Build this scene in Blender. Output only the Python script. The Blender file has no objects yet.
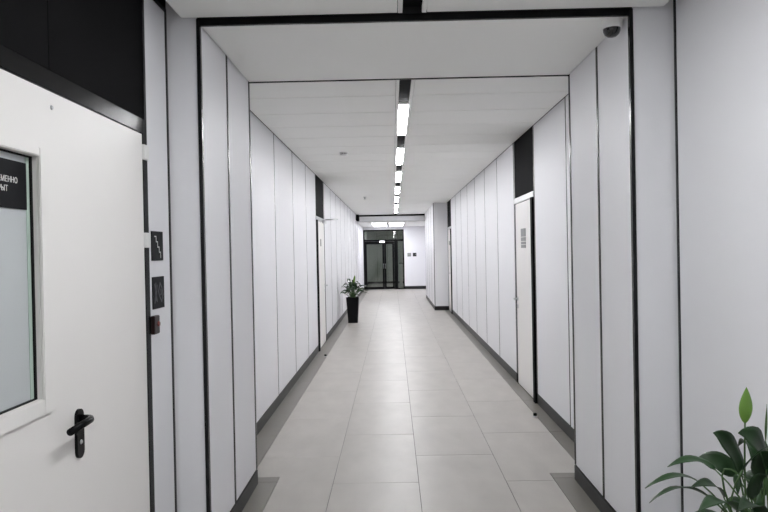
import bpy, bmesh, math, random
from mathutils import Matrix, Vector
random.seed(7)
SC = bpy.context.scene
COL = SC.collection

# ------------------------------------------------------------------ camera, world, exposure
CAM_H = 1.58
cam_d = bpy.data.cameras.new('camera'); cam_d.lens = 36 * 650 / 768; cam_d.sensor_width = 36
cam_d.clip_start = 0.05; cam_d.clip_end = 200
cam = bpy.data.objects.new('camera', cam_d); COL.objects.link(cam)
cam.matrix_world = (Matrix.Translation((0, 0, CAM_H)) @ Matrix.Rotation(math.radians(0.8), 4, 'Z')
                    @ Matrix.Rotation(math.radians(90 - 0.44), 4, 'X') @ Matrix.Rotation(math.radians(-1.1), 4, 'Z'))
SC.camera = cam
wd = bpy.data.worlds.new('world'); SC.world = wd; wd.use_nodes = True
wd.node_tree.nodes['Background'].inputs[0].default_value = (0.8, 0.85, 0.9, 1)
wd.node_tree.nodes['Background'].inputs[1].default_value = 0.15
SC.view_settings.view_transform = 'Standard'; SC.view_settings.look = 'None'
SC.view_settings.gamma = 1.0; SC.view_settings.use_curve_mapping = False
SC.view_settings.exposure = 2.15
LIGHT = 16.0          # strength of the corridor ceiling light strips
NEAR_LIGHT = 14.5     # strength of the unseen strips added in front of the portal
HALL_LIGHT = 2.2      # strength of the hall panels at the far end

# ------------------------------------------------------------------ materials
def mat(name, col, rough=0.5, metal=0.0, noise=0.0, nscale=8.0, bump=0.0, bscale=60.0, vary=0.0, coat=0.0, spec=0.5, stretch=(1, 1, 1)):
    m = bpy.data.materials.new(name); m.use_nodes = True
    nt = m.node_tree; b = nt.nodes['Principled BSDF']
    b.inputs['Base Color'].default_value = (*col, 1); b.inputs['Roughness'].default_value = rough
    b.inputs['Metallic'].default_value = metal; b.inputs['Coat Weight'].default_value = coat
    b.inputs['Specular IOR Level'].default_value = spec
    if noise or bump or vary:
        tc = nt.nodes.new('ShaderNodeTexCoord'); mp = nt.nodes.new('ShaderNodeMapping')
        oi = nt.nodes.new('ShaderNodeObjectInfo')
        mp.inputs['Scale'].default_value = stretch
        nt.links.new(tc.outputs['Object'], mp.inputs[0])
        off = nt.nodes.new('ShaderNodeVectorMath'); off.operation = 'SCALE'; off.inputs[0].default_value = (13, 7, 5)
        nt.links.new(oi.outputs['Random'], off.inputs['Scale']); nt.links.new(off.outputs[0], mp.inputs['Location'])
    if noise or vary:
        n = nt.nodes.new('ShaderNodeTexNoise'); n.inputs['Scale'].default_value = nscale; n.inputs['Detail'].default_value = 6
        nt.links.new(mp.outputs[0], n.inputs[0])
        a = nt.nodes.new('ShaderNodeMapRange'); a.inputs[1].default_value = 0.25; a.inputs[2].default_value = 0.75
        a.inputs[3].default_value = 1 - noise; a.inputs[4].default_value = 1 + noise
        nt.links.new(n.outputs[0], a.inputs[0])
        v = nt.nodes.new('ShaderNodeMapRange'); v.inputs[3].default_value = 1 - vary; v.inputs[4].default_value = 1 + vary
        nt.links.new(oi.outputs['Random'], v.inputs[0])
        mu = nt.nodes.new('ShaderNodeMath'); mu.operation = 'MULTIPLY'
        nt.links.new(a.outputs[0], mu.inputs[0]); nt.links.new(v.outputs[0], mu.inputs[1])
        sc = nt.nodes.new('ShaderNodeVectorMath'); sc.operation = 'SCALE'; sc.inputs[0].default_value = col
        nt.links.new(mu.outputs[0], sc.inputs['Scale']); nt.links.new(sc.outputs[0], b.inputs['Base Color'])
    if bump:
        n2 = nt.nodes.new('ShaderNodeTexNoise'); n2.inputs['Scale'].default_value = bscale; n2.inputs['Detail'].default_value = 3
        nt.links.new(mp.outputs[0], n2.inputs[0])
        bp = nt.nodes.new('ShaderNodeBump'); bp.inputs['Strength'].default_value = bump; bp.inputs['Distance'].default_value = 0.002
        nt.links.new(n2.outputs[0], bp.inputs['Height']); nt.links.new(bp.outputs[0], b.inputs['Normal'])
    return m
def emis(name, col, s):
    m = bpy.data.materials.new(name); m.use_nodes = True; nt = m.node_tree
    b = nt.nodes['Principled BSDF']; b.inputs['Base Color'].default_value = (0.8, 0.8, 0.8, 1)
    b.inputs['Emission Color'].default_value = (*col, 1); b.inputs['Emission Strength'].default_value = s
    return m
def glass(name, tint, refl_rough=0.02):
    m = bpy.data.materials.new(name); m.use_nodes = True; nt = m.node_tree; nt.nodes.remove(nt.nodes['Principled BSDF'])
    out = nt.nodes['Material Output']
    t = nt.nodes.new('ShaderNodeBsdfTransparent'); t.inputs[0].default_value = (*tint, 1)
    g = nt.nodes.new('ShaderNodeBsdfGlossy'); g.inputs['Roughness'].default_value = refl_rough
    fr = nt.nodes.new('ShaderNodeFresnel'); fr.inputs[0].default_value = 1.6
    mx = nt.nodes.new('ShaderNodeMixShader')
    nt.links.new(fr.outputs[0], mx.inputs[0]); nt.links.new(t.outputs[0], mx.inputs[1]); nt.links.new(g.outputs[0], mx.inputs[2])
    nt.links.new(mx.outputs[0], out.inputs[0])
    return m

PANEL = mat('white_laminate_panel', (0.80, 0.80, 0.825), 0.5, noise=0.008, nscale=2, vary=0.008)
CEIL = mat('white_ceiling_metal', (0.94, 0.945, 0.925), 0.55, noise=0.008, nscale=2, vary=0.008)
TILE = mat('beige_grey_porcelain', (0.425, 0.402, 0.372), 0.375, noise=0.085, nscale=3.5, bump=0.10, bscale=25, vary=0.025, stretch=(1.6, 0.8, 1))
BORDER = mat('dark_porcelain', (0.175, 0.163, 0.14), 0.32, noise=0.06, nscale=4, vary=0.02)
GROUT = mat('grout', (0.10, 0.098, 0.09), 0.8, noise=0.05, nscale=40)
SKIRT = mat('charcoal_skirting', (0.016, 0.016, 0.016), 0.4, noise=0.03, nscale=20, spec=0.2)
JOINT = mat('dark_metal_joint', (0.012, 0.012, 0.013), 0.22, noise=0.03, nscale=12, spec=0.22)
BACK = mat('dark_backing', (0.03, 0.03, 0.03), 0.8, noise=0.03, nscale=10, spec=0.1)
BLACK = mat('black_satin_metal', (0.005, 0.005, 0.0055), 0.2, noise=0.05, nscale=30, bump=0.05, bscale=300, spec=0.10)
BLACKM = mat('black_matte_panel', (0.0065, 0.0065, 0.007), 0.7, noise=0.05, nscale=20, spec=0.04)
DOORW = mat('warm_white_door_paint', (0.82, 0.80, 0.78), 0.36, noise=0.008, nscale=3, bump=0.04, bscale=120)
STEEL = mat('brushed_aluminium', (0.55, 0.56, 0.57), 0.3, metal=0.9, noise=0.04, nscale=20, stretch=(1, 1, 8))
WHITEP = mat('white_plastic', (0.78, 0.78, 0.77), 0.4, noise=0.01, nscale=20)
DOME = mat('smoked_dome', (0.006, 0.006, 0.007), 0.08, noise=0.02, nscale=20, coat=0.5)
FROST = mat('frosted_glass_film', (0.49, 0.52, 0.53), 0.3, noise=0.01, nscale=2, coat=0.5)
GEDGE = mat('green_glass_edge', (0.42, 0.52, 0.46), 0.15, noise=0.03, nscale=6)
CLEAR = glass('clear_glass', (0.80, 0.83, 0.80))
PLAQ = mat('black_plaque', (0.008, 0.0085, 0.01), 0.4, noise=0.04, nscale=30, spec=0.08)
GREYP = mat('grey_plaque', (0.22, 0.23, 0.22), 0.4, noise=0.05, nscale=30)
INKW = mat('white_print', (0.75, 0.75, 0.74), 0.6, noise=0.02, nscale=50)
INKG = mat('grey_print', (0.10, 0.105, 0.11), 0.6, noise=0.02, nscale=50)
REDB = mat('dark_red_plastic', (0.014, 0.005, 0.004), 0.3, noise=0.05, nscale=40)
REDL = mat('red_button', (0.20, 0.05, 0.04), 0.3, noise=0.05, nscale=40)
POTM = mat('black_planter', (0.006, 0.006, 0.007), 0.35, noise=0.05, nscale=12, spec=0.12)
SOIL = mat('dark_soil', (0.03, 0.022, 0.016), 0.95, noise=0.4, nscale=60, bump=0.6, bscale=120)
LEAF = mat('dark_leaf', (0.013, 0.044, 0.011), 0.4, noise=0.25, nscale=12, vary=0.25, bump=0.1, bscale=60)
LEAFL = mat('light_leaf', (0.13, 0.26, 0.035), 0.4, noise=0.15, nscale=14, vary=0.1)
LEAFL2 = mat('mid_leaf', (0.045, 0.11, 0.025), 0.4, noise=0.15, nscale=14, vary=0.1)
STEM = mat('green_stem', (0.05, 0.11, 0.03), 0.5, noise=0.15, nscale=20)
VWALL = mat('vestibule_grey', (0.52, 0.54, 0.51), 0.5, noise=0.02, nscale=3)
LAMP = emis('lamp_diffuser', (0.97, 0.975, 1.0), LIGHT)
ADDED_NLAMP = emis('added_near_lamp_diffuser', (0.97, 0.985, 1.0), NEAR_LIGHT)
HLAMP = emis('hall_lamp_tube', (0.94, 0.94, 1.0), HALL_LIGHT)
ADDED_VLAMP = emis('added_vestibule_lamp', (0.95, 0.97, 1.0), 5.0)
GLOWBOX = emis('glow_box', (0.95, 0.97, 1.0), 0.9)

# ------------------------------------------------------------------ helpers
WPOS = {}
MESHES = {}
def finish(o, parent=None, loc=(0, 0, 0)):
    loc = Vector(loc); COL.objects.link(o)
    if parent is not None:
        o.parent = parent; o.location = loc - WPOS[parent]
    else:
        o.location = loc
    WPOS[o] = loc
    return o
def bevel(bm, w, seg=1):
    bmesh.ops.bevel(bm, geom=list(bm.edges), offset=w, segments=seg, affect='EDGES', clamp_overlap=True)
def box(name, x0, x1, y0, y1, z0, z1, m, parent=None, bev=0.0, seg=1):
    dx, dy, dz = x1 - x0, y1 - y0, z1 - z0
    key = (round(dx, 4), round(dy, 4), round(dz, 4), m.name, bev, seg)
    if key not in MESHES:
        bm = bmesh.new(); bmesh.ops.create_cube(bm, size=1, matrix=Matrix.Diagonal((dx, dy, dz, 1)))
        if bev: bevel(bm, bev, seg)
        me = bpy.data.meshes.new(name); bm.to_mesh(me); bm.free(); me.materials.append(m); MESHES[key] = me
    return finish(bpy.data.objects.new(name, MESHES[key]), parent, ((x0 + x1) / 2, (y0 + y1) / 2, (z0 + z1) / 2))
def bmobj(name, bm, m, parent=None, loc=(0, 0, 0), smooth=True):
    bmesh.ops.recalc_face_normals(bm, faces=bm.faces)
    me = bpy.data.meshes.new(name); bm.to_mesh(me); bm.free(); me.materials.append(m)
    if smooth:
        for p in me.polygons: p.use_smooth = True
    return finish(bpy.data.objects.new(name, me), parent, loc)
def lathe(name, prof, m, parent=None, loc=(0, 0, 0), n=24, axis='Z'):
    bm = bmesh.new(); rings = []
    for r, z in prof:
        if r < 1e-6: rings.append([bm.verts.new((0, 0, z))])
        else: rings.append([bm.verts.new((r * math.cos(2 * math.pi * i / n), r * math.sin(2 * math.pi * i / n), z)) for i in range(n)])
    for a, b in zip(rings, rings[1:]):
        for i in range(n):
            j = (i + 1) % n
            if len(a) == 1 and len(b) == 1: continue
            if len(a) == 1: bm.faces.new((a[0], b[i], b[j]))
            elif len(b) == 1: bm.faces.new((a[i], a[j], b[0]))
            else: bm.faces.new((a[i], a[j], b[j], b[i]))
    if axis == 'X': bm.transform(Matrix.Rotation(math.pi / 2, 4, 'Y'))
    if axis == 'Y': bm.transform(Matrix.Rotation(-math.pi / 2, 4, 'X'))
    o = bmobj(name, bm, m, parent, loc)
    md = o.modifiers.new('edge', 'EDGE_SPLIT'); md.split_angle = math.radians(40)
    return o
def tube_bm(bm, pts, r0, r1=None, n=8):
    r1 = r0 if r1 is None else r1
    pts = [Vector(p) for p in pts]; rings = []; up = Vector((0.13, 0.2, 1)).normalized()
    for i, p in enumerate(pts):
        t = (pts[min(i + 1, len(pts) - 1)] - pts[max(i - 1, 0)]).normalized()
        u = t.cross(up)
        if u.length < 1e-3: u = t.cross(Vector((1, 0, 0)))
        u.normalize(); v = t.cross(u); r = r0 + (r1 - r0) * i / (len(pts) - 1)
        rings.append([bm.verts.new(p + r * (math.cos(2 * math.pi * k / n) * u + math.sin(2 * math.pi * k / n) * v)) for k in range(n)])
    for a, b in zip(rings, rings[1:]):
        for k in range(n): bm.faces.new((a[k], a[(k + 1) % n], b[(k + 1) % n], b[k]))
    bm.faces.new(rings[0][::-1]); bm.faces.new(rings[-1])
def empty(name, loc):
    o = bpy.data.objects.new(name, None); o.empty_display_size = 0.1
    return finish(o, None, loc)
def tag(o, label, cat, group=None):
    o['label'] = label; o['category'] = cat
    if group: o['group'] = group
    return o
def struct(o, label, cat):
    o['kind'] = 'structure'; o['label'] = label; o['category'] = cat
    return o

# ------------------------------------------------------------------ main dimensions
XL, XR = -1.215, 1.44            # corridor walls
PL, PR = -0.962, 1.214           # inside of the portal
NL, NR = -1.133, 1.437            # near room walls
Y0, YF, YP = -4.5, 3.30, 4.43    # back wall, front of portal, far end of portal
YH, YE = 22.0, 26.7              # header before the hall, end wall
ZC, ZS, ZN, ZH = 2.81, 2.747, 2.777, 2.57   # ceiling of corridor, portal, near room, hall
T = 0.014                        # wall panel thickness
G = 0.024                        # width of panel joints

# ------------------------------------------------------------------ floor
floor = struct(box('floor', -1.6, 1.8, Y0 - 0.2, 33.0, -0.12, -0.006, GROUT), 'corridor floor of large beige grey porcelain tiles with dark edging strips', 'floor')
cx = [-1.033, -0.440, 0.146, 0.739, 1.318]
gg = 0.002
def tile(x0, x1, y0, y1, m=TILE, name='floor_tile'):
    if x1 - x0 < 0.02 or y1 - y0 < 0.02: return
    box(name, x0 + gg, x1 - gg, y0 + gg, y1 - gg, -0.02, 0.0, m, floor)
for c in range(4):
    y = (5.0 if c in (0, 2) else 4.42) - 1.165 * 9
    while y < YE + 5.5:
        y0, y1 = max(y, Y0), min(y + 1.165, 32.5)
        # inside the portal and near room the edging strip narrows the outer columns
        YB = YP + 0.133; nx0, nx1 = max(cx[c], -0.829), min(cx[c + 1], 1.07)
        if y1 <= YB: tile(nx0, nx1, y0, y1)
        elif y0 >= YB or c in (1, 2): tile(cx[c], cx[c + 1], y0, y1)
        else:                      # tile notched around the end of the portal strip
            xa, xb, ya, yb = cx[c] + gg, cx[c + 1] - gg, y0 + gg, y1 - gg
            poly = [(nx0 + gg, ya), (xb, ya), (xb, yb), (xa, yb), (xa, YB + gg), (nx0 + gg, YB + gg)] if c == 0 else \
                   [(xa, ya), (nx1 - gg, ya), (nx1 - gg, YB + gg), (xb, YB + gg), (xb, yb), (xa, yb)]
            bm = bmesh.new(); f = bm.faces.new([bm.verts.new((p[0] - (xa + xb) / 2, p[1] - (ya + yb) / 2, -0.01)) for p in poly])
            r = bmesh.ops.extrude_face_region(bm, geom=[f])
            bmesh.ops.translate(bm, verts=[v for v in r['geom'] if isinstance(v, bmesh.types.BMVert)], vec=(0, 0, 0.02))
            bmobj('floor_tile', bm, TILE, floor, ((xa + xb) / 2, (ya + yb) / 2, -0.01), False)
        y += 1.165
def border(x0, x1, y0, y1, step=1.165):
    y = y0
    while y < y1 - 0.01:
        tile(x0, x1, y, min(y + step, y1), BORDER, 'border_tile'); y += step
border(-1.13, -0.829, Y0, YF); border(1.07, 1.437, Y0, YF)
border(PL - 0.03, -0.829, YF, YP + 0.133); border(1.07, PR + 0.03, YF, YP + 0.133)
border(XL, -1.033, YP, 32.4); border(1.318, XR, YP, 32.4)
tile(-1.033, PL - 0.03, YP, YP + 0.133, BORDER, 'border_tile'); tile(PR + 0.03, 1.318, YP, YP + 0.133, BORDER, 'border_tile')

# ------------------------------------------------------------------ wall panels
def wall_x(wall, X, side, ys, z0, z1, m=PANEL, skip=(), G=G, proud=0.004):
    """panels on a wall in the plane x = X; side = +1 when the room lies at larger x; ys = joint positions"""
    for i, (a, b) in enumerate(zip(ys, ys[1:])):
        if i in skip: continue
        box('wall_panel', min(X, X - side * T), max(X, X - side * T), a + G / 2, b - G / 2, z0, z1, m, wall, 0.0012)
    for j, a in enumerate(ys):
        box('joint_strip', min(X + side * proud, X - side * T), max(X + side * proud, X - side * T), a - G / 2, a + G / 2, z0, z1, JOINT, wall)
def backing(name, x0, x1, y0, y1, z0, z1, label):
    return struct(box(name, x0, x1, y0, y1, z0, z1, BACK), label, 'wall')

SK = 0.105
# corridor left: doorway between 10.30 and 11.56
DL0, DL1 = 10.30, 11.56
wl = backing('wall_left', XL - 0.20, XL - T, YP, YE + 0.1, -0.006, 3.0, 'long corridor wall of white panels with a single white door, beside the far potted plant')
ysl = [4.44, 5.52, 6.73, 7.95, 9.15, DL0]
wall_x(wl, XL, 1, ysl, SK, 2.95, G=0.017, proud=0.002)
ysl2 = [DL1] + [DL1 + 1.22 * k for k in range(1, 12)] + [YE]
wall_x(wl, XL, 1, ysl2, SK, 2.95, G=0.017, proud=0.002)
# corridor right: doorways 6.62-7.70 and 15.98-17.03
DR0, DR1, DF0, DF1 = 6.60, 7.70, 15.98, 17.03
wr = backing('wall_right', XR + T, XR + 0.20, YP, YE + 0.1, -0.006, 3.0, 'long corridor wall of white panels with two white doors')
wall_x(wr, XR, -1, [4.44, 5.38, DR0], SK, 2.95, G=0.017, proud=0.002)
wall_x(wr, XR, -1, [DR1, 8.93, 10.13, 11.34, 12.50, 13.66, 14.82, DF0], SK, 2.95, G=0.017, proud=0.002)
wall_x(wr, XR, -1, [DF1, 18.2, 19.4, 20.6, 21.8, 23.0, 24.2, 25.4, YE], SK, 2.95, G=0.017, proud=0.002)
# jutting pillar on the right, far down the corridor
XJ, YJ0, YJ1 = 1.075, 17.08, 21.55
wj = backing('wall_jut', XJ + T, XR - 0.001, YJ0 + T, YJ1, -0.006, 2.95, 'boxed-out white wall section beyond the second door on the right')
wall_x(wj, XJ, -1, [YJ0 + 0.012, 18.28, 19.48, 20.6, YJ1], SK, 2.95, G=0.017, proud=0.002)
box('wall_panel', XJ + 0.012, XR - 0.004, YJ0, YJ0 + T, SK, 2.95, PANEL, wj, 0.0012)
box('corner_strip', XJ - 0.002, XJ + 0.011, YJ0 - 0.002, YJ0 + 0.011, SK, 2.95, JOINT, wj)
struct(box('baseboard_jut', XJ - 0.005, XR - 0.004, YJ0 - 0.006, YJ0 + T, 0, SK, SKIRT, None, 0.001), 'black skirting at the foot of the boxed-out wall section, short end', 'baseboard')
struct(box('baseboard_jut', XJ - 0.006, XJ + T - 0.001, YJ0 + T + 0.002, YJ1, 0, SK, SKIRT, None, 0.001), 'black skirting along the side of the boxed-out wall section', 'baseboard')
def skirting(name, X, side, y0, y1, label):
    a, b = X - side * (T - 0.001), X + side * 0.005
    return struct(box(name, min(a, b), max(a, b), y0, y1, 0, SK, SKIRT, None, 0.001), label, 'baseboard')
skirting('baseboard_left', XL, 1, YP + 0.01, DL0 - 0.005, 'black skirting of the panelled wall between portal and single white door facing the corridor')
skirting('baseboard_left', XL, 1, DL1 + 0.005, YE - 0.02, 'black skirting running past the far potted plant')
skirting('baseboard_right', XR, -1, YP + 0.01, DR0 - 0.005, 'short black skirting between portal pillar and door with stacked grey plates')
skirting('baseboard_right', XR, -1, DR1 + 0.005, DF0 - 0.005, 'long black skirting between the two doors on one wall')

# portal pillars
for side, P, N, X, nm, lab in ((1, PL, NL, XL, 'wall_portal_left', 'white panelled portal pillar beside the double door'), (-1, PR, NR, XR, 'wall_portal_right', 'white panelled portal pillar below the dome camera')):
    far = X - side * T
    a, b = sorted((far - side * 0.15, P - side * T))
    w = backing(nm, a, b, YF + T, YP - 0.012, -0.006, 2.95, lab)
    wall_x(w, P, side, [YF + 0.005, 3.83, YP - 0.006], SK, ZS + 0.02)
    # front face
    a, b = sorted((N - side * 0.0, P - side * 0.017))
    box('front_panel', a, b, YF, YF + T, SK, 2.93, PANEL, w, 0.0012)
    a, b = sorted((far, P - side * 0.002))
    box('rear_panel', a, b, YP - 0.012, YP, SK, 2.93, PANEL, w, 0.001)
    a, b = sorted((P + side * 0.006, P - side * (T - 0.001)))
    struct(box('baseboard_portal', a, b, YF + 0.03, YP + 0.006, 0, SK - 0.008, SKIRT, None, 0.001), 'black skirting inside the portal, on the ' + ('double door side' if side == 1 else 'dome camera side'), 'baseboard')
    a, b = sorted((N - side * 0.0, P - side * 0.022))
    struct(box('baseboard_portal', a, b, YF - 0.005, YF + T, 0, SK - 0.008, SKIRT, None, 0.001), 'black skirting on the portal front, on the ' + ('double door side' if side == 1 else 'dome camera side'), 'baseboard')
# black frame round the portal
fr = struct(empty('trim_1', (0.126, YF, 0)), 'black metal frame around the portal opening', 'trim')
box('jamb', PL - 0.016, PL + 0.001, YF - 0.004, YF + 0.016, 0, ZN, BLACK, fr, 0.001)
box('jamb', PR - 0.001, PR + 0.016, YF - 0.004, YF + 0.016, 0, ZN, BLACK, fr, 0.001)
box('head', PL + 0.001, PR - 0.001, YF - 0.004, YF + 0.016, ZS - 0.005, ZN, BLACK, fr, 0.001)
# portal soffit
so = struct(box('ceiling_portal', PL - 0.02, PR + 0.02, YF + 0.03, YP, ZS + 0.016, 2.95, BACK), 'lowered flat white soffit of the portal', 'ceiling')
box('soffit_panel', PL + 0.004, PR - 0.004, YF + 0.017, YP - 0.012, ZS, ZS + 0.016, CEIL, so, 0.001)
box('edge_trim', PL + 0.0, PR - 0.0, YP - 0.012, YP + 0.003, ZS - 0.006, ZC + 0.02, BLACK, so)

# ------------------------------------------------------------------ corridor ceiling
SX0, SX1 = 0.070, 0.158          # light slot
ce = struct(box('ceiling', XL - 0.2, XR + 0.2, YP, YH + 0.1, 2.90, 3.0, BACK), 'long corridor ceiling of white panels split by a dark light slot', 'ceiling')
y = YP + 0.004; k = 0
while y < YH - 0.02:
    y1 = 5.16 if k == 0 else min(y + 0.61, YH)
    k += 1
    box('ceiling_panel', XL + 0.014, SX0 - 0.026, y + 0.0065, y1 - 0.0065, ZC, ZC + 0.02, CEIL, ce, 0.002)
    box('ceiling_panel', SX1 + 0.026, XR - 0.014, y + 0.0065, y1 - 0.0065, ZC, ZC + 0.02, CEIL, ce, 0.002)
    y = y1
box('slot_trim', SX0 - 0.023, SX0, YP + 0.004, YH, ZC - 0.001, ZC + 0.025, CEIL, ce, 0.001)
box('slot_trim', SX1, SX1 + 0.023, YP + 0.004, YH, ZC - 0.001, ZC + 0.025, CEIL, ce, 0.001)
box('light_slot', SX0 - 0.01, SX1 + 0.01, YP + 0.004, YH, ZC + 0.026, ZC + 0.045, BLACKM, ce)
for a, b in ((XL + 0.001, XL + 0.012), (XR - 0.012, XR - 0.001)):
    box('edge_strip', a, b, YP + 0.004, YH, ZC + 0.004, ZC + 0.02, JOINT, ce)
# near-room ceiling, hung below a shadow gap along both walls
cn = struct(box('ceiling_near', NL - 0.2, NR + 0.2, Y0, YF, 2.93, 3.0, BACK), 'white panel ceiling in front of the portal with dark slot and shadow gap at the walls', 'ceiling')
y = YF - 0.016
while y > Y0:
    y1 = max(y - 0.61, Y0 + 0.02)
    box('ceiling_panel', NL + 0.085, SX0 - 0.026, y1 + 0.003, y - 0.003, ZN, ZN + 0.03, CEIL, cn, 0.0015)
    box('ceiling_panel', SX1 + 0.036, NR - 0.06, y1 + 0.003, y - 0.003, ZN, ZN + 0.03, CEIL, cn, 0.0015)
    if y1 <= Y0 + 0.03: break
    y = y1
box('slot_trim', SX0 - 0.023, SX0, Y0 + 0.02, YF - 0.016, ZN - 0.001, ZN + 0.03, CEIL, cn, 0.001)
box('slot_trim', SX1 + 0.01, SX1 + 0.033, Y0 + 0.02, YF - 0.016, ZN - 0.001, ZN + 0.03, CEIL, cn, 0.001)
box('light_slot', SX0 - 0.01, SX1 + 0.02, Y0 + 0.02, YF - 0.016, ZN + 0.031, ZN + 0.05, BLACKM, cn)

# ------------------------------------------------------------------ ceiling lights in the slot
def strip_light(yc0, z, label, group, xo=0.0, m=LAMP):
    t = tag(empty('light_strip', ((SX0 + SX1) / 2 + xo, yc0 + 0.7, z)), label, 'ceiling light', group)
    x0, x1 = SX0 + 0.004 + xo, SX1 - 0.004 + xo
    box('housing', x0, x1, yc0, yc0 + 1.40, z + 0.006, z + 0.026, WHITEP, t)
    box('diffuser', x0 + 0.002, x1 - 0.002, yc0 + 0.004, yc0 + 1.396, z - 0.002, z + 0.006, m, t, 0.001)
    return t
ORD = ['first', 'second', 'third', 'fourth', 'fifth', 'sixth', 'seventh']
for k in range(7):
    strip_light(5.52 + 2.37 * k, ZC, 'glowing white light strip in the corridor ceiling slot, %s from the portal' % ORD[k], 'light strips in the corridor slot')
for k in range(3):  # strips out of view, added to light the near room
    strip_light(1.50 - 2.345 * k, ZN, 'added glowing white light strip, out of view in the slot before the portal, ' + ('between double door and near plant', 'one back from the portal', 'next to the back wall')[k], 'added light strips in front of the portal', 0.005, ADDED_NLAMP)

# ------------------------------------------------------------------ header and hall at the end
hd = struct(box('wall_header', XL + 0.001, XR - 0.001, YH + 0.015, YH + 0.11, ZH + 0.02, 2.95, PANEL), 'white header across the corridor in front of the glass doors', 'wall')
struct(box('trim_2', XL + 0.10, XJ + 0.36, YH - 0.012, YH + 0.014, ZC - 0.055, ZC + 0.03, BLACK, None, 0.001), 'thin black profile along the top of the far header', 'trim')
ch = struct(box('ceiling_hall', XL - 0.1, XR + 0.1, YH + 0.11, YE + 0.02, ZH + 0.015, ZH + 0.2, BACK), 'lower white ceiling with lit panels in front of the glass doors', 'ceiling')
for (a, b) in ((XL + 0.01, -0.80), (-0.80, 0.46), (0.46, XR - 0.01)):
    yy = YH + 0.11
    while yy < YE - 0.02:
        y1 = min(yy + 0.93, YE - 0.005)
        if not (a == -0.80 and yy > YH + 0.5): box('ceiling_panel', a + 0.002, b - 0.002, yy + 0.002, y1 - 0.002, ZH, ZH + 0.014, CEIL, ch, 0.001)
        yy = y1
for i, (a, b) in enumerate(((-0.78, -0.19), (-0.15, 0.44))):
    L = tag(empty('panel_light', ((a + b) / 2, 24.8, ZH)), 'three-bar lit ceiling panel before the glass doors, ' + ('over the wider door leaf' if i == 0 else 'over the narrower door leaf'), 'ceiling light', 'hall panel lights')
    y0, y1 = YH + 1.06, YE - 0.25
    box('tray', a, b, y0, y1, ZH + 0.008, ZH + 0.014, WHITEP, L)
    box('frame', a, a + 0.03, y0, y1, ZH - 0.004, ZH + 0.008, CEIL, L); box('frame', b - 0.03, b, y0, y1, ZH - 0.004, ZH + 0.008, CEIL, L)
    w = (y1 - y0) / 3
    for q in range(3):
        box('light_bar', a + 0.035, b - 0.035, y0 + q * w + 0.05, y0 + (q + 1) * w - 0.25, ZH - 0.006, ZH + 0.006, HLAMP, L, 0.002)
# end wall with plaques; glass door to its left
GX1 = 0.455
we = struct(box('wall_end', GX1 + 0.001, XR + 0.1, YE + 0.012, YE + 0.15, 0, 2.75, BACK), 'white end wall beside the glass doors with two square plaques', 'wall')
box('wall_panel', GX1 + 0.002, XR - 0.002, YE, YE + 0.012, SK, ZH + 0.01, PANEL, we, 0.001)
struct(box('baseboard_end', GX1 + 0.003, XR - 0.022, YE - 0.008, YE + 0.01, 0, 0.12, SKIRT, None, 0.001), 'black skirting of the end wall beside the glass doors', 'baseboard')
struct(box('wall_above_door', XL - 0.03, GX1 + 0.0, YE + 0.012, YE + 0.15, 2.46, 2.75, PANEL), 'narrow white wall strip above the glass doors', 'wall')
gd = struct(empty('door_5', (-0.38, YE, 0)), 'black framed double glass door with transom at the corridor end', 'door')
FX0 = XL + 0.008
box('frame_post', FX0, FX0 + 0.05, YE, YE + 0.08, 0, 2.455, BLACK, gd); box('frame_post', GX1 - 0.05, GX1, YE, YE + 0.08, 0, 2.455, BLACK, gd)
box('frame_post', 0.05, 0.20, YE, YE + 0.08, 0, 1.98, BLACK, gd); box('frame_head', FX0 + 0.05, GX1 - 0.05, YE, YE + 0.08, 2.40, 2.455, BLACK, gd)
box('transom_bar', FX0 + 0.05, GX1 - 0.05, YE, YE + 0.08, 1.98, 2.05, BLACK, gd)
box('frame_mullion', 0.10, 0.125, YE + 0.01, YE + 0.07, 2.05, 2.40, BLACK, gd)
box('transom_glass', FX0 + 0.05, 0.10, YE + 0.035, YE + 0.041, 2.05, 2.40, CLEAR, gd); box('transom_glass', 0.125, GX1 - 0.05, YE + 0.035, YE + 0.041, 2.05, 2.40, CLEAR, gd)
box('sidelight_glass', 0.20, GX1 - 0.05, YE + 0.035, YE + 0.041, 0.05, 1.98, CLEAR, gd); box('sill', 0.20, GX1 - 0.05, YE, YE + 0.08, 0, 0.05, BLACK, gd)
def glass_leaf(x0, x1, hx):
    lf = box('door_leaf', x0, x0 + 0.075, YE + 0.004, YE + 0.06, 0.012, 1.975, BLACK, gd)
    box('stile', x1 - 0.075, x1, YE + 0.004, YE + 0.06, 0.012, 1.975, BLACK, lf)
    box('rail', x0 + 0.075, x1 - 0.075, YE + 0.004, YE + 0.06, 0.012, 0.11, BLACK, lf)
    box('rail', x0 + 0.075, x1 - 0.075, YE + 0.004, YE + 0.06, 1.86, 1.975, BLACK, lf)
    box('pane', x0 + 0.075, x1 - 0.075, YE + 0.030, YE + 0.036, 0.11, 1.86, CLEAR, lf)
    bm = bmesh.new(); tube_bm(bm, [(hx, YE + 0.004, 1.05), (hx, YE - 0.05, 1.04), (hx, YE - 0.05, 0.88), (hx, YE + 0.004, 0.87)], 0.012)
    bmobj('pull_handle', bm, STEEL, lf)
glass_leaf(FX0 + 0.053, -0.362, -0.40); glass_leaf(-0.358, 0.047, -0.32)
ex = tag(empty('glow_box', (-0.44, YE, 1.95)), 'small glowing white box on the glass door transom', 'lamp')  # glowing box set at a small bright spot over the doors
box('housing', -0.55, -0.33, YE - 0.045, YE - 0.002, 1.92, 2.0, WHITEP, ex, 0.004); box('lens', -0.54, -0.34, YE - 0.052, YE - 0.045, 1.93, 1.99, GLOWBOX, ex, 0.002)
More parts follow.
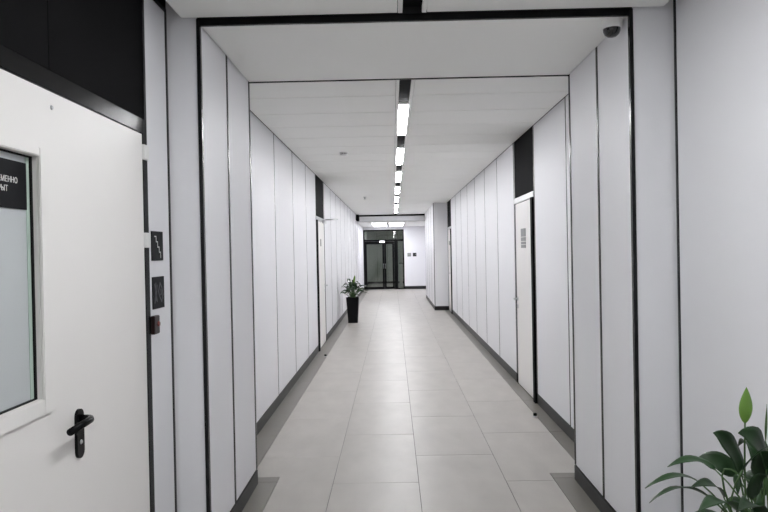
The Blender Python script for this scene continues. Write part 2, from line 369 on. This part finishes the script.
# vestibule behind the glass
vb = struct(box('wall_vestibule_back', XL - 0.1, XR + 0.3, 31.6, 31.8, 0, 2.8, BACK), 'dim grey panelled wall behind the glass doors', 'wall')
for i in range(6):
    box('wall_panel', XL - 0.05 + i * 0.5, XL - 0.05 + i * 0.5 + 0.49, 31.58, 31.6, 0.1, 2.75, VWALL, vb, 0.001)
struct(box('wall_vestibule_left', XL - 0.15, XL - 0.05, YE + 0.16, 31.58, 0, 2.8, VWALL), 'dim grey side wall behind the glass doors', 'wall')
struct(box('wall_vestibule_right', XR - 0.1, XR, YE + 0.16, 31.58, 0, 2.8, VWALL), 'grey side wall behind the end wall', 'wall')
struct(box('ceiling_vestibule', XL - 0.15, XR, YE + 0.16, 31.58, 2.72, 2.8, CEIL), 'ceiling of the vestibule behind the glass doors', 'ceiling')
vl = tag(empty('added_vestibule_light', (-0.3, 29.0, 2.72)), 'long white ceiling light added to brighten the space behind the glass doors', 'ceiling light')  # lamp added to brighten what lies behind the glass
box('tray', -0.85, 0.35, 28.85, 29.15, 2.70, 2.7195, WHITEP, vl); box('diffuser', -0.82, 0.32, 28.88, 29.12, 2.692, 2.70, ADDED_VLAMP, vl, 0.001)
pst = tag(empty('white_post', (0.34, 28.2, 0)), 'slim white post standing behind the glass sidelight', 'post')
box('shaft', 0.26, 0.40, 28.13, 28.27, 0.03, 1.02, WHITEP, pst, 0.01, 2); box('base_plate', 0.23, 0.43, 28.10, 28.30, 0, 0.03, STEEL, pst, 0.004); box('cap', 0.25, 0.41, 28.12, 28.28, 1.02, 1.05, BLACK, pst, 0.004)
# black box under the ceiling beside the header
bb = tag(empty('corner_box', (XL, 21.7, 2.6)), 'small black box at the top of the corridor wall beside the far header', 'box')
box('housing', XL + 0.012, XL + 0.10, 21.55, 21.95, 2.60, ZC - 0.004, BLACKM, bb, 0.006, 2); box('bracket', XL + 0.001, XL + 0.012, 21.6, 21.9, 2.63, ZC - 0.03, BLACK, bb)

# ------------------------------------------------------------------ near room walls
wnl = backing('wall_near_left', NL - 0.2, NL - 0.06, Y0, YF + 0.01, -0.006, 2.95, 'near wall with the white double door and black panels above it')
DN0, DN1 = 1.38, 2.985
box('joint_core', NL - 0.06, NL - T - 0.0005, Y0, DN0, 0, 2.83, BACK, wnl); box('joint_core', NL - 0.06, NL - T - 0.0005, DN1, YF, 0, 2.83, BACK, wnl)
wall_x(wnl, NL, 1, [DN1, YF - 0.008], SK, 2.81)
wall_x(wnl, NL, 1, [Y0 + 0.02, -3.4, -2.2, -1.0, 0.2, DN0], SK, 2.81)
for a, b in ((DN0, 2.153), (2.153, DN1)):
    box('transom_panel', NL - T, NL, a + 0.002, b - 0.002, 2.205, 2.81, BLACKM, wnl, 0.001)
box('transom_core', NL - 0.06, NL - T - 0.0005, DN0, DN1, 2.205, 2.83, BACK, wnl)
box('top_trim', NL - 0.055, NL + 0.004, Y0 + 0.02, YF - 0.002, 2.812, 2.83, BLACK, wnl)
skirting('baseboard_near_left', NL, 1, DN1 + 0.006, YF - 0.008, 'short black skirting between double door and portal')
skirting('baseboard_near_left', NL, 1, Y0 + 0.02, DN0 - 0.006, 'black skirting on the near side of the double door')
wnr = backing('wall_near_right', NR + T, NR + 0.2, Y0, YF + 0.01, -0.006, 2.95, 'near white panelled wall behind the large potted plant')
wall_x(wnr, NR, -1, [Y0 + 0.02, -2.92, -1.71, -0.5, 0.7, 1.98 - 0.9, YF - 0.008], SK, 2.92)
skirting('baseboard_near_right', NR, -1, Y0 + 0.02, YF - 0.008, 'black skirting behind the large potted plant')
struct(box('wall_back', NL - 0.2, NR + 0.2, Y0 - 0.15, Y0, -0.006, 3.0, PANEL), 'plain white wall closing the room behind the viewer', 'wall')

# ------------------------------------------------------------------ door 1: near double door
d1 = struct(empty('door_1', (NL, 2.2, 0)), 'white double door with glazed leaf, black frame and black lever handle', 'door')
box('frame_post', NL - 0.055, NL + 0.008, DN1 - 0.05, DN1 - 0.005, 0, 2.20, BLACK, d1, 0.001)
box('frame_post', NL - 0.055, NL + 0.008, DN0 + 0.005, DN0 + 0.05, 0, 2.20, BLACK, d1, 0.001)
box('frame_head', NL - 0.055, NL + 0.008, DN0 + 0.05, DN1 - 0.05, 2.135, 2.20, BLACK, d1, 0.001)
XD = NL + 0.006                                     # face of the leaves
LJ = 2.39
pas = box('door_leaf', XD - 0.05, XD, LJ + 0.00004, DN1 - 0.054, 0.008, 2.13, DOORW, d1)
pas['label'] = 'narrow plain leaf on the hinge side'
WY0, WY1, WZ0, WZ1 = 1.50, 2.055, 1.128, 1.902      # window opening
act = box('door_leaf', XD - 0.05, XD, WY1, LJ - 0.00004, 0.008, 2.13, DOORW, d1)
act['label'] = 'wide leaf with window and lever handle'
box('leaf_field', XD - 0.05, XD, DN0 + 0.054, WY1, 0.008, WZ0, DOORW, act); box('leaf_field', XD - 0.05, XD, DN0 + 0.054, WY1, WZ1, 2.13, DOORW, act)
box('leaf_field', XD - 0.05, XD, DN0 + 0.054, WY0, WZ0, WZ1, DOORW, act)
# window frame: raised bead around the opening
FW = 0.05
def wf(y0, y1, z0, z1): box('window_frame', XD, XD + 0.010, y0, y1, z0, z1, DOORW, act, 0.003, 2)
wf(WY1, WY1 + FW, WZ0 - FW, WZ1 + 0.03); wf(WY0 - FW, WY0, WZ0 - FW, WZ1 + 0.03); wf(WY0, WY1, WZ0 - FW, WZ0); wf(WY0, WY1, WZ1, WZ1 + 0.03)
GXP = XD - 0.022
box('glass_pane', GXP - 0.006, GXP, WY0, WY1, WZ0, WZ1, FROST, act)
for (y0, y1, z0, z1) in ((WY1 - 0.012, WY1, WZ0, WZ1), (WY0, WY0 + 0.012, WZ0, WZ1), (WY0, WY1, WZ0, WZ0 + 0.006), (WY0, WY1, WZ1 - 0.006, WZ1)):
    box('gasket', GXP, GXP + 0.006, y0, y1, z0, z1, BLACK, act)
box('glass_edge', GXP, GXP + 0.002, WY1 - 0.030, WY1 - 0.012, WZ0 + 0.006, WZ1 - 0.006, GEDGE, act)
sg = box('sign_plate', GXP + 0.0022, GXP + 0.005, 1.735, WY1 - 0.032, 1.730, 1.876, PLAQ, act, 0.0006)
def text_mesh(body, size):
    c = bpy.data.curves.new('lettering', 'FONT'); c.body = body; c.size = size; c.extrude = 0.0004; c.space_line = 1.0; c.space_character = 1.0; c.resolution_u = 3
    o = bpy.data.objects.new('lettering', c); COL.objects.link(o); bpy.context.view_layer.update()
    dg = bpy.context.evaluated_depsgraph_get(); me = bpy.data.meshes.new_from_object(o.evaluated_get(dg))
    bpy.data.objects.remove(o); bpy.data.curves.remove(c)
    return me
def on_wall_x(me, m, parent, x, y, z, side=1, sx=1.0):
    """put a flat xy mesh on a wall plane x = const, reading along +y when side = 1"""
    me.materials.clear(); me.materials.append(m); me.name = 'lettering'
    M = Matrix(((0, 0, side, 0), (side * sx, 0, 0, 0), (0, 1, 0, 0), (0, 0, 0, 1)))
    me.transform(M)
    return finish(bpy.data.objects.new('lettering', me), parent, (x, y, z))
for body, zz in (('ВРЕМЕННО', 1.808), ('ЗАКРЫТ', 1.780)):
    me = text_mesh(body, 0.0245); w = max(v.co.x for v in me.vertices)
    sx = (0.128 if body[0] == 'В' else 0.128 * 4.014 / 5.478) / w
    on_wall_x(me, INKW, act, GXP + 0.0056, 1.844 if body[0] == 'В' else 1.828, zz, 1, sx)
# hinges
for zz in (2.05, 1.65, 0.25):
    h = box('hinge', XD - 0.004, XD + 0.014, DN1 - 0.058, DN1 - 0.006, zz - 0.034, zz + 0.034, WHITEP, pas, 0.003, 2)
lathe('viewer', [(0, 0.004), (0.005, 0.004), (0.008, 0), (0.008, -0.002)], STEEL, act, (XD + 0.001, 2.15, 2.078), 12, 'X')
# handle: rounded back plate, neck and lever
def stadium(bm, hw, h0, h1, t, n=10):
    pts = [(hw * math.cos(math.pi * i / n), h1 - hw + hw * math.sin(math.pi * i / n)) for i in range(n + 1)]
    pts += [(hw * math.cos(math.pi + math.pi * i / n), h0 + hw + hw * math.sin(math.pi + math.pi * i / n)) for i in range(n + 1)]
    f = bm.faces.new([bm.verts.new((0, p[0], p[1])) for p in pts])
    r = bmesh.ops.extrude_face_region(bm, geom=[f])
    bmesh.ops.translate(bm, verts=[v for v in r['geom'] if isinstance(v, bmesh.types.BMVert)], vec=(t, 0, 0))
bm = bmesh.new(); stadium(bm, 0.026, 0.868, 1.042, 0.010)
pl = bmobj('handle_plate', bm, BLACK, act, (XD, 2.282, 0), False)
bm = bmesh.new()
hy, hz = 2.282, 1.008
tube_bm(bm, [(XD + 0.008, hy, hz), (XD + 0.035, hy, hz), (XD + 0.046, hy - 0.004, hz), (XD + 0.053, hy - 0.018, hz), (XD + 0.055, hy - 0.04, hz), (XD + 0.055, hy - 0.165, hz - 0.004)], 0.0135, 0.0125, 12)
lv = bmobj('lever', bm, BLACK, act)
lathe('keyhole', [(0, 0.003), (0.006, 0.003), (0.0085, 0), (0.0085, -0.002)], STEEL, act, (XD + 0.0105, 2.282, 0.925), 12, 'X')

# ------------------------------------------------------------------ plaques and call button by the double door
def plaque(name, y0, y1, z0, z1, label, cat='sign'):
    t = tag(empty(name, (NL, (y0 + y1) / 2, z0)), label, cat)
    box('plate', NL + 0.0005, NL + 0.005, y0, y1, z0, z1, PLAQ, t, 0.0008)
    return t
def strokes(pts, w):
    bm = bmesh.new()
    for p, q in zip(pts, pts[1:]):
        p, q = Vector((*p, 0)), Vector((*q, 0)); d = (q - p).normalized(); n = Vector((-d.y, d.x, 0)) * w / 2; e = d * w / 2
        vs = [bm.verts.new(p - e + n), bm.verts.new(p - e - n), bm.verts.new(q + e - n), bm.verts.new(q + e + n)]
        f = bm.faces.new(vs); r = bmesh.ops.extrude_face_region(bm, geom=[f])
        bmesh.ops.translate(bm, verts=[v for v in r['geom'] if isinstance(v, bmesh.types.BMVert)], vec=(0, 0, 0.0006))
    me = bpy.data.meshes.new('pictogram'); bm.to_mesh(me); bm.free(); return me
t = plaque('stair_sign', 3.028, 3.176, 1.555, 1.695, 'square black plaque with white stair steps beside the double door')
pts = []; x, z = -0.038, 0.045
for k in range(4): pts += [(x, z), (x + 0.019, z)]; x += 0.019; z -= 0.025; pts += [(x, z)]
o = on_wall_x(strokes(pts, 0.0055), INKW, t, NL + 0.0052, 3.102, 1.625, 1); o.name = 'pictogram'
t = plaque('hand_sign', 3.028, 3.180, 1.326, 1.478, 'square black plaque with faint grey emblem below the stair plaque')
for pts in ([(-0.05, 0.04), (-0.02, -0.04)], [(-0.035, 0.045), (-0.045, -0.02), (-0.05, -0.045)], [(-0.02, 0.035), (-0.028, 0.0), (-0.035, -0.035)],
            [(0.02, 0.045), (0.045, 0.02), (0.055, -0.01), (0.04, -0.045)], [(0.018, 0.04), (-0.002, 0.005), (0.012, -0.02), (0.038, -0.045)], [(0.03, 0.012), (0.034, -0.008), (0.026, -0.012)]):
    o = on_wall_x(strokes(pts, 0.008), INKG, t, NL + 0.0052, 3.102, 1.402, 1); o.name = 'pictogram'
t = tag(empty('call_button', (NL, 3.03, 1.21)), 'small dark red wall button box below the black plaques', 'button')
box('housing', NL + 0.0005, NL + 0.022, 2.999, 3.064, 1.212, 1.298, REDB, t, 0.003, 2)
lathe('push_button', [(0, 0.006), (0.010, 0.006), (0.013, 0.003), (0.013, 0)], REDL, t, (NL + 0.022, 3.045, 1.258), 14, 'X')

# ------------------------------------------------------------------ corridor doors
def corridor_door(name, X, side, y0, y1, label, handle_far=True, signs=(), closer=False):
    d = struct(empty(name, (X, (y0 + y1) / 2, 0)), label, 'door')
    def bx(n, a, b, ya, yb, za, zb, m, p, bev=0.001):
        u, v = sorted((X + side * a, X + side * b)); return box(n, u, v, ya, yb, za, zb, m, p, bev)
    j = 0.035
    bx('transom_panel', -T + 0.001, -0.003, y0 + 0.012, y1 - 0.055, 2.165, 2.9, BLACKM, d)
    bx('side_strip', -T + 0.001, 0.003, y0 + 0.006, y0 + 0.012, SK, 2.9, STEEL, d, 0)
    bx('side_strip', -T + 0.001, 0.003, y1 - 0.055, y1 - 0.045, 2.165, 2.9, STEEL, d, 0)
    bx('side_panel', -T + 0.001, -0.001, y1 - 0.045, y1 - 0.006, SK, 2.9, PANEL, d, 0)
    bx('frame_post', -T + 0.001, 0.024, y0 + 0.014, y0 + 0.014 + 0.09, 0, 2.10, BLACKM, d); bx('frame_post', -T + 0.001, 0.006, y1 - 0.055 - j, y1 - 0.055, 0, 2.10, BLACKM, d)
    bx('frame_head', -T + 0.001, 0.010, y0 + 0.014, y1 - 0.055, 2.10, 2.16, STEEL, d)
    a, b = y0 + 0.014 + 0.09 + 0.003, y1 - 0.055 - j - 0.003
    lf = bx('door_leaf', -T + 0.002, 0.003, a, b, 0.010, 2.092, DOORW, d)
    hy = (b - 0.06) if handle_far else (a + 0.06); s = -1 if handle_far else 1
    bm = bmesh.new(); x = X + side * 0.003
    tube_bm(bm, [(x, hy, 1.0), (x + side * 0.04, hy, 1.0), (x + side * 0.05, hy + s * 0.012, 1.0), (x + side * 0.05, hy + s * 0.12, 1.0)], 0.010)
    bmobj('lever', bm, STEEL, lf)
    lathe('rosette', [(0, 0.006), (0.024, 0.006), (0.026, 0)], STEEL, lf, (x, hy, 1.0), 16, 'X').scale = (side, 1, 1)
    lathe('lock_rosette', [(0, 0.006), (0.024, 0.006), (0.026, 0)], STEEL, lf, (x, hy, 0.91), 16, 'X').scale = (side, 1, 1)
    for (ya, yb, za, zb, m) in signs:
        bx('door_sign', 0.0035, 0.009, ya, yb, za, zb, m, lf)
    if closer:
        c = bx('door_closer', 0.010, 0.055, b - 0.30, b - 0.02, 2.075, 2.135, STEEL, d, 0.006)
        bm = bmesh.new(); q = X + side * 0.055
        tube_bm(bm, [(X + side * 0.03, b - 0.08, 2.145), (X + side * 0.26, b - 0.02, 2.15)], 0.010)
        tube_bm(bm, [(X + side * 0.26, b - 0.02, 2.158), (X + side * 0.03, b + 0.03, 2.158)], 0.010)
        bmobj('closer_arm', bm, STEEL, d)
    return d
s0 = 7.045
sig = [(s0, s0 + 0.24, z, z + h, m) for z, h, m in ((1.708, 0.09, GREYP), (1.66, 0.042, GREYP), (1.625, 0.028, GREYP), (1.585, 0.034, GREYP))]
corridor_door('door_2', XR, -1, DR0, DR1, 'white corridor door with stacked grey plates and black panel above, nearest the portal', True, sig)
corridor_door('door_3', XL, 1, DL0, DL1, 'white corridor door with door closer and one small grey plate', True, [(10.83, 10.96, 1.68, 1.80, GREYP)], True)
corridor_door('door_4', XR, -1, DF0, DF1, 'white corridor door squeezed beside the boxed-out wall section', False, [(16.35, 16.6, 1.70, 1.80, GREYP)])

# ------------------------------------------------------------------ small things
def stop(x, y, label):
    t = tag(empty('door_stop', (x, y, 0)), label, 'door stop')
    lathe('base', [(0, 0), (0.022, 0), (0.022, 0.008), (0.014, 0.012), (0, 0.012)], STEEL, t, (x, y, 0.0005), 16)
    lathe('bumper', [(0.016, 0.012), (0.018, 0.016), (0.018, 0.030), (0.014, 0.036), (0, 0.036)], BLACK, t, (x, y, 0.0005), 16)
stop(1.30, 6.09, 'small black floor door stop before the door with stacked grey plates')
stop(-1.05, 9.79, 'small black floor door stop before the door with closer')
# dome camera
t = tag(empty('security_camera', (1.150, 3.378, ZS)), 'white dome security camera with smoked lens under the portal soffit', 'camera')
lathe('mount', [(0, 0), (0.053, 0), (0.053, -0.030), (0.050, -0.040), (0.046, -0.044), (0, -0.044)], WHITEP, t, (1.150, 3.378, ZS - 0.0005), 32)
lathe('dome', [(0.044, -0.044), (0.043, -0.056), (0.036, -0.072), (0.022, -0.084), (0, -0.089)], DOME, t, (1.150, 3.378, ZS - 0.0005), 32)
box('cable_clip', 1.196, 1.211, 3.385, 3.41, ZS - 0.028, ZS - 0.001, WHITEP, t, 0.004)
# smoke detector and sprinkler
t = tag(empty('smoke_detector', (-0.585, 8.05, ZC)), 'white round smoke detector with dark vents on the corridor ceiling', 'detector')
lathe('base', [(0, 0), (0.055, 0), (0.055, -0.010), (0, -0.010)], WHITEP, t, (-0.585, 8.05, ZC - 0.0005), 24)
lathe('vent_ring', [(0.040, -0.010), (0.040, -0.022), (0, -0.022)], GREYP, t, (-0.585, 8.05, ZC - 0.0005), 24)
lathe('cover', [(0, -0.022), (0.046, -0.022), (0.040, -0.034), (0.02, -0.040), (0, -0.040)], WHITEP, t, (-0.585, 8.05, ZC - 0.0005), 24)
for k in range(8):
    a = k * math.pi / 4; box('vent_rib', -0.585 + 0.042 * math.cos(a) - 0.003, -0.585 + 0.042 * math.cos(a) + 0.003, 8.05 + 0.042 * math.sin(a) - 0.003, 8.05 + 0.042 * math.sin(a) + 0.003, ZC - 0.0225, ZC - 0.0105, WHITEP, t)
t = tag(empty('sprinkler_head', (-0.615, 14.7, ZC)), 'tiny grey sprinkler head on the far corridor ceiling', 'sprinkler')
lathe('escutcheon', [(0, 0), (0.04, 0), (0.036, -0.008), (0, -0.008)], STEEL, t, (-0.615, 14.7, ZC - 0.0005), 20)
lathe('nozzle', [(0.012, -0.008), (0.012, -0.04), (0.03, -0.044), (0.03, -0.048), (0, -0.048)], STEEL, t, (-0.615, 14.7, ZC - 0.0005), 16)
# two plaques on the end wall
for x0, m, ic, lab in ((0.59, GREYP, INKW, 'square grey plaque on the end wall next to the glass doors'), (0.815, PLAQ, INKW, 'square black plaque on the end wall, second from the glass doors')):
    t = tag(empty('wall_plaque', (x0 + 0.07, YE, 1.33)), lab, 'sign')
    box('plate', x0, x0 + 0.145, YE - 0.007, YE - 0.001, 1.335, 1.48, m, t, 0.001)
    bm = bmesh.new()
    pts = [(x0 + 0.075, 1.40), (x0 + 0.10, 1.40), (x0 + 0.10, 1.43), (x0 + 0.125, 1.43)] if m is PLAQ else [(x0 + 0.03, 1.46), (x0 + 0.03, 1.40), (x0 + 0.09, 1.40), (x0 + 0.09, 1.46)]
    tube_bm(bm, [(p[0], YE - 0.0075, p[1]) for p in pts], 0.005, n=4)
    bmobj('pictogram', bm, ic, t)

# ------------------------------------------------------------------ potted plants
def bez(a, b, c, t): return a * (1 - t) ** 2 + b * 2 * t * (1 - t) + c * t * t
def leaf_mesh(bm, a, b, c, W, roll=0.0, cup=0.25, n=10, curlx=0.0):
    """lance-shaped blade along the curve a-b-c, folded along the midrib"""
    rows = []
    for i in range(n + 1):
        t = i / n; p = bez(a, b, c, t); d = (bez(a, b, c, min(1, t + 0.02)) - bez(a, b, c, max(0, t - 0.02))).normalized()
        s = d.cross(Vector((0, 0, 1)))
        if s.length < 0.05: s = Vector((1, 0, 0)).cross(d)
        s.normalize(); u = s.cross(d); ca, sa = math.cos(roll), math.sin(roll); s, u = s * ca + u * sa, u * ca - s * sa
        w = W * 0.5 * 1.95 * (t ** 0.62) * ((1 - t) ** 1.05) + 0.0010
        row = []
        for k in (-1, -0.55, 0, 0.55, 1):
            wave = 0.14 * math.sin(9 * t + 2 * k) * abs(k)
            row.append(bm.verts.new(p + s * (w * k) + u * (w * (cup * abs(k) ** 1.3 + wave))))
        rows.append(row)
    for r0, r1 in zip(rows, rows[1:]):
        for k in range(4): bm.faces.new((r0[k], r0[k + 1], r1[k + 1], r1[k]))
def make_leaf(parent, root, a, b, c, W, roll=0.0, m=LEAF, cup=0.25):
    root, a, b, c = Vector(root), Vector(a), Vector(b), Vector(c)
    bm = bmesh.new(); leaf_mesh(bm, a, b, c, W, roll, cup)
    lf = bmobj('leaf', bm, m, parent)
    md = lf.modifiers.new('thick', 'SOLIDIFY'); md.thickness = 0.0008
    bm = bmesh.new(); d = (b - a).normalized()
    mid = a - d * (a - root).length * 0.45
    mid.z = max(mid.z, root.z + 0.1 * (a.z - root.z))
    tube_bm(bm, [bez(root, mid, a + d * 0.004, i / 7) for i in range(8)], 0.0042, 0.0022, 6)
    bmobj('petiole', bm, STEM, lf)
    return lf
def planter(t, x, y, top, hw_b, hw_t):
    bm = bmesh.new(); prev = None
    for hw, z in ((hw_b, 0.0), (hw_t, top), (hw_t - 0.018, top), (hw_t - 0.024, top - 0.05)):
        ring = [bm.verts.new((sx * hw, sy * hw, z)) for sx, sy in ((-1, -1), (1, -1), (1, 1), (-1, 1))]
        if prev:
            for i in range(4): bm.faces.new((prev[i], prev[(i + 1) % 4], ring[(i + 1) % 4], ring[i]))
        else: bm.faces.new(ring[::-1])
        prev = ring
    bm.faces.new(prev)
    bmesh.ops.bevel(bm, geom=[e for e in bm.edges if abs(e.verts[0].co.z - e.verts[1].co.z) > 0.1], offset=0.012, segments=3, affect='EDGES')
    o = bmobj('pot', bm, POTM, t, (x, y, 0.001), False)
    bm = bmesh.new(); n = 8
    g = [[bm.verts.new(((i / n - 0.5) * 2 * (hw_t - 0.027), (j / n - 0.5) * 2 * (hw_t - 0.027), random.uniform(0, 0.008))) for i in range(n + 1)] for j in range(n + 1)]
    for j in range(n):
        for i in range(n): bm.faces.new((g[j][i], g[j][i + 1], g[j + 1][i + 1], g[j + 1][i]))
    bmobj('soil', bm, SOIL, t, (x, y, top - 0.045))
def random_leaves(t, x, y, z0, n, rmin, rmax, hmin, hmax, rnd, clip=None, wr=(0.05, 0.075), arc=(0, 2 * math.pi)):
    for k in range(n):
        an = arc[0] + (arc[1] - arc[0]) * ((k + rnd.uniform(0, 0.8)) / n) if n else 0
        r = rnd.uniform(rmin, rmax); hh = rnd.uniform(hmin, hmax) * (1.15 - 0.5 * (r - rmin) / max(0.001, rmax - rmin))
        d = Vector((math.cos(an), math.sin(an), 0)); rt = Vector((x, y, z0)) + d * rnd.uniform(0.01, 0.05)
        a = Vector((x, y, z0)) + d * r * 0.45 + Vector((0, 0, hh * 0.72))
        b = Vector((x, y, z0)) + d * r * 0.75 + Vector((0, 0, hh * 1.12)); c = Vector((x, y, z0)) + d * r * 1.15 + Vector((0, 0, hh * rnd.uniform(0.62, 0.95)))
        if clip is not None:
            for v in (a, b, c): v.x = max(clip[0], min(clip[1], v.x))
        make_leaf(t, rt, a, b, c, rnd.uniform(*wr), rnd.uniform(-0.5, 0.5), LEAFL2 if rnd.random() < 0.12 else LEAF)

# near plant, a peace lily beside the wall
px, py = 1.14, 2.02
t = tag(empty('potted_plant', (px, py, 0)), 'large leafy peace lily with pale green bud, tall black pot beside near wall', 'plant')
planter(t, px, py, 0.60, 0.115, 0.15)
Z0 = 0.56
def L(a, b, c, W, roll=0.0, m=LEAF, dx=0.0, dy=0.0, cup=0.25): return make_leaf(t, (px - 0.03 + dx, py + dy, Z0), a, b, c, W, roll, m, cup)
L((0.952, 1.950, 0.906), (0.912, 2.000, 0.950), (0.800, 1.930, 0.925), 0.050, 0.3, LEAF)
L((0.901, 1.930, 0.871), (0.818, 1.900, 0.941), (0.710, 1.870, 0.885), 0.038, 0.2, LEAF)
L((0.912, 1.900, 0.840), (0.804, 1.860, 0.927), (0.702, 1.820, 0.862), 0.044, -0.2, LEAF)
L((0.930, 1.860, 0.858), (0.890, 1.830, 0.935), (0.807, 1.800, 0.910), 0.055, 0.4, LEAF)
L((1.055, 2.000, 0.870), (1.003, 1.975, 0.997), (0.935, 1.930, 1.024), 0.115, 1.35, LEAF)
L((1.066, 2.050, 0.849), (1.026, 2.085, 0.908), (0.972, 2.100, 0.898), 0.090, 1.0, LEAF)
L((1.117, 1.980, 0.894), (1.078, 1.950, 1.024), (1.003, 1.920, 1.025), 0.125, 1.3, LEAF)
L((0.992, 1.880, 0.927), (1.011, 1.860, 0.980), (1.062, 1.840, 1.019), 0.030, 0.3, LEAF)
L((1.024, 1.940, 0.891), (1.047, 1.920, 0.870), (1.063, 1.900, 0.867), 0.030, 0.3, LEAFL2)
L((0.937, 1.800, 0.842), (0.873, 1.760, 0.918), (0.791, 1.720, 0.876), 0.090, 0.0, LEAF)
L((0.992, 1.800, 0.830), (0.965, 1.760, 0.910), (0.896, 1.720, 0.877), 0.080, 0.3, LEAF)
L((1.022, 1.970, 0.887), (1.011, 1.945, 0.866), (1.011, 1.940, 0.838), 0.030, 0.2, LEAF)
L((1.104, 2.000, 0.857), (1.105, 1.970, 0.947), (1.122, 1.940, 0.961), 0.090, 0.5, LEAF)
L((1.075, 1.860, 0.790), (1.060, 1.800, 0.930), (1.000, 1.760, 0.935), 0.100, 1.0, LEAF)
L((1.120, 1.880, 0.800), (1.130, 1.820, 0.960), (1.080, 1.780, 0.960), 0.110, 0.9, LEAF)
L((1.180, 1.960, 0.860), (1.200, 1.920, 1.020), (1.150, 1.880, 1.050), 0.110, 1.0, LEAF)
L((0.990, 1.860, 0.770), (0.950, 1.790, 0.860), (0.900, 1.740, 0.800), 0.080, 0.6, LEAF)
L((1.030, 1.900, 0.835), (1.041, 1.880, 0.924), (1.061, 1.860, 0.919), 0.090, 0.3, LEAF)
random_leaves(t, px + 0.02, py, Z0, 22, 0.14, 0.26, 0.26, 0.40, random.Random(3), (0.80, 1.38), (0.055, 0.085), (-1.6, 1.7))
random_leaves(t, px, py, Z0, 9, 0.10, 0.22, 0.20, 0.34, random.Random(5), (0.85, 1.36), (0.06, 0.085))
# bud: pale spathe on a straight stalk, and a rolled new leaf
def bud(x, y, z0, z1, W, m, root):
    bm = bmesh.new(); n = 12; prev = None
    for i in range(n + 1):
        u = i / n; w = max(0.0006, W / 2 * (math.sin(math.pi * u ** 0.8) ** 0.9)); z = z0 + (z1 - z0) * u
        ring = [bm.verts.new((x + 0.006 * u + w * math.cos(2 * math.pi * k / 10), y + 0.35 * w * math.sin(2 * math.pi * k / 10), z)) for k in range(10)]
        if prev:
            for k in range(10): bm.faces.new((prev[k], prev[(k + 1) % 10], ring[(k + 1) % 10], ring[k]))
        prev = ring
    o = bmobj('spathe', bm, m, t)
    bm = bmesh.new(); r = Vector(root); e = Vector((x, y, z0 + 0.005)); tube_bm(bm, [bez(r, Vector((e.x - 0.01, e.y, (r.z + e.z) / 2)), e, i / 7) for i in range(8)], 0.0035, 0.0025, 6)
    bmobj('stalk', bm, STEM, o)
bud(1.059, 1.985, 1.034, 1.146, 0.042, LEAFL, (1.09, 2.02, Z0))
bud(1.128, 2.0, 0.97, 1.09, 0.008, STEM, (1.13, 2.02, Z0))

# far plant
px, py = -0.915, 14.45
t = tag(empty('potted_plant', (px, py, 0)), 'bushy green plant in a tall black tapered pot against the far corridor wall', 'plant')
planter(t, px, py, 0.565, 0.105, 0.14)
rn = random.Random(11)
random_leaves(t, px, py, 0.52, 30, 0.22, 0.36, 0.20, 0.38, rn, (XL + 0.03, 9), (0.06, 0.10))
random_leaves(t, px, py, 0.52, 24, 0.12, 0.28, 0.24, 0.44, rn, (XL + 0.03, 9), (0.06, 0.10))
random_leaves(t, px, py, 0.52, 12, 0.05, 0.14, 0.30, 0.46, rn, (XL + 0.03, 9), (0.07, 0.10))
make_leaf(t, (px, py, 0.52), (px + 0.03, py - 0.03, 0.86), (px + 0.05, py - 0.05, 0.98), (px + 0.06, py - 0.06, 1.06), 0.075, 0.4, LEAFL)
make_leaf(t, (px, py, 0.52), (px + 0.18, py - 0.08, 0.74), (px + 0.24, py - 0.1, 0.80), (px + 0.28, py - 0.12, 0.74), 0.06, 0.4, LEAFL)
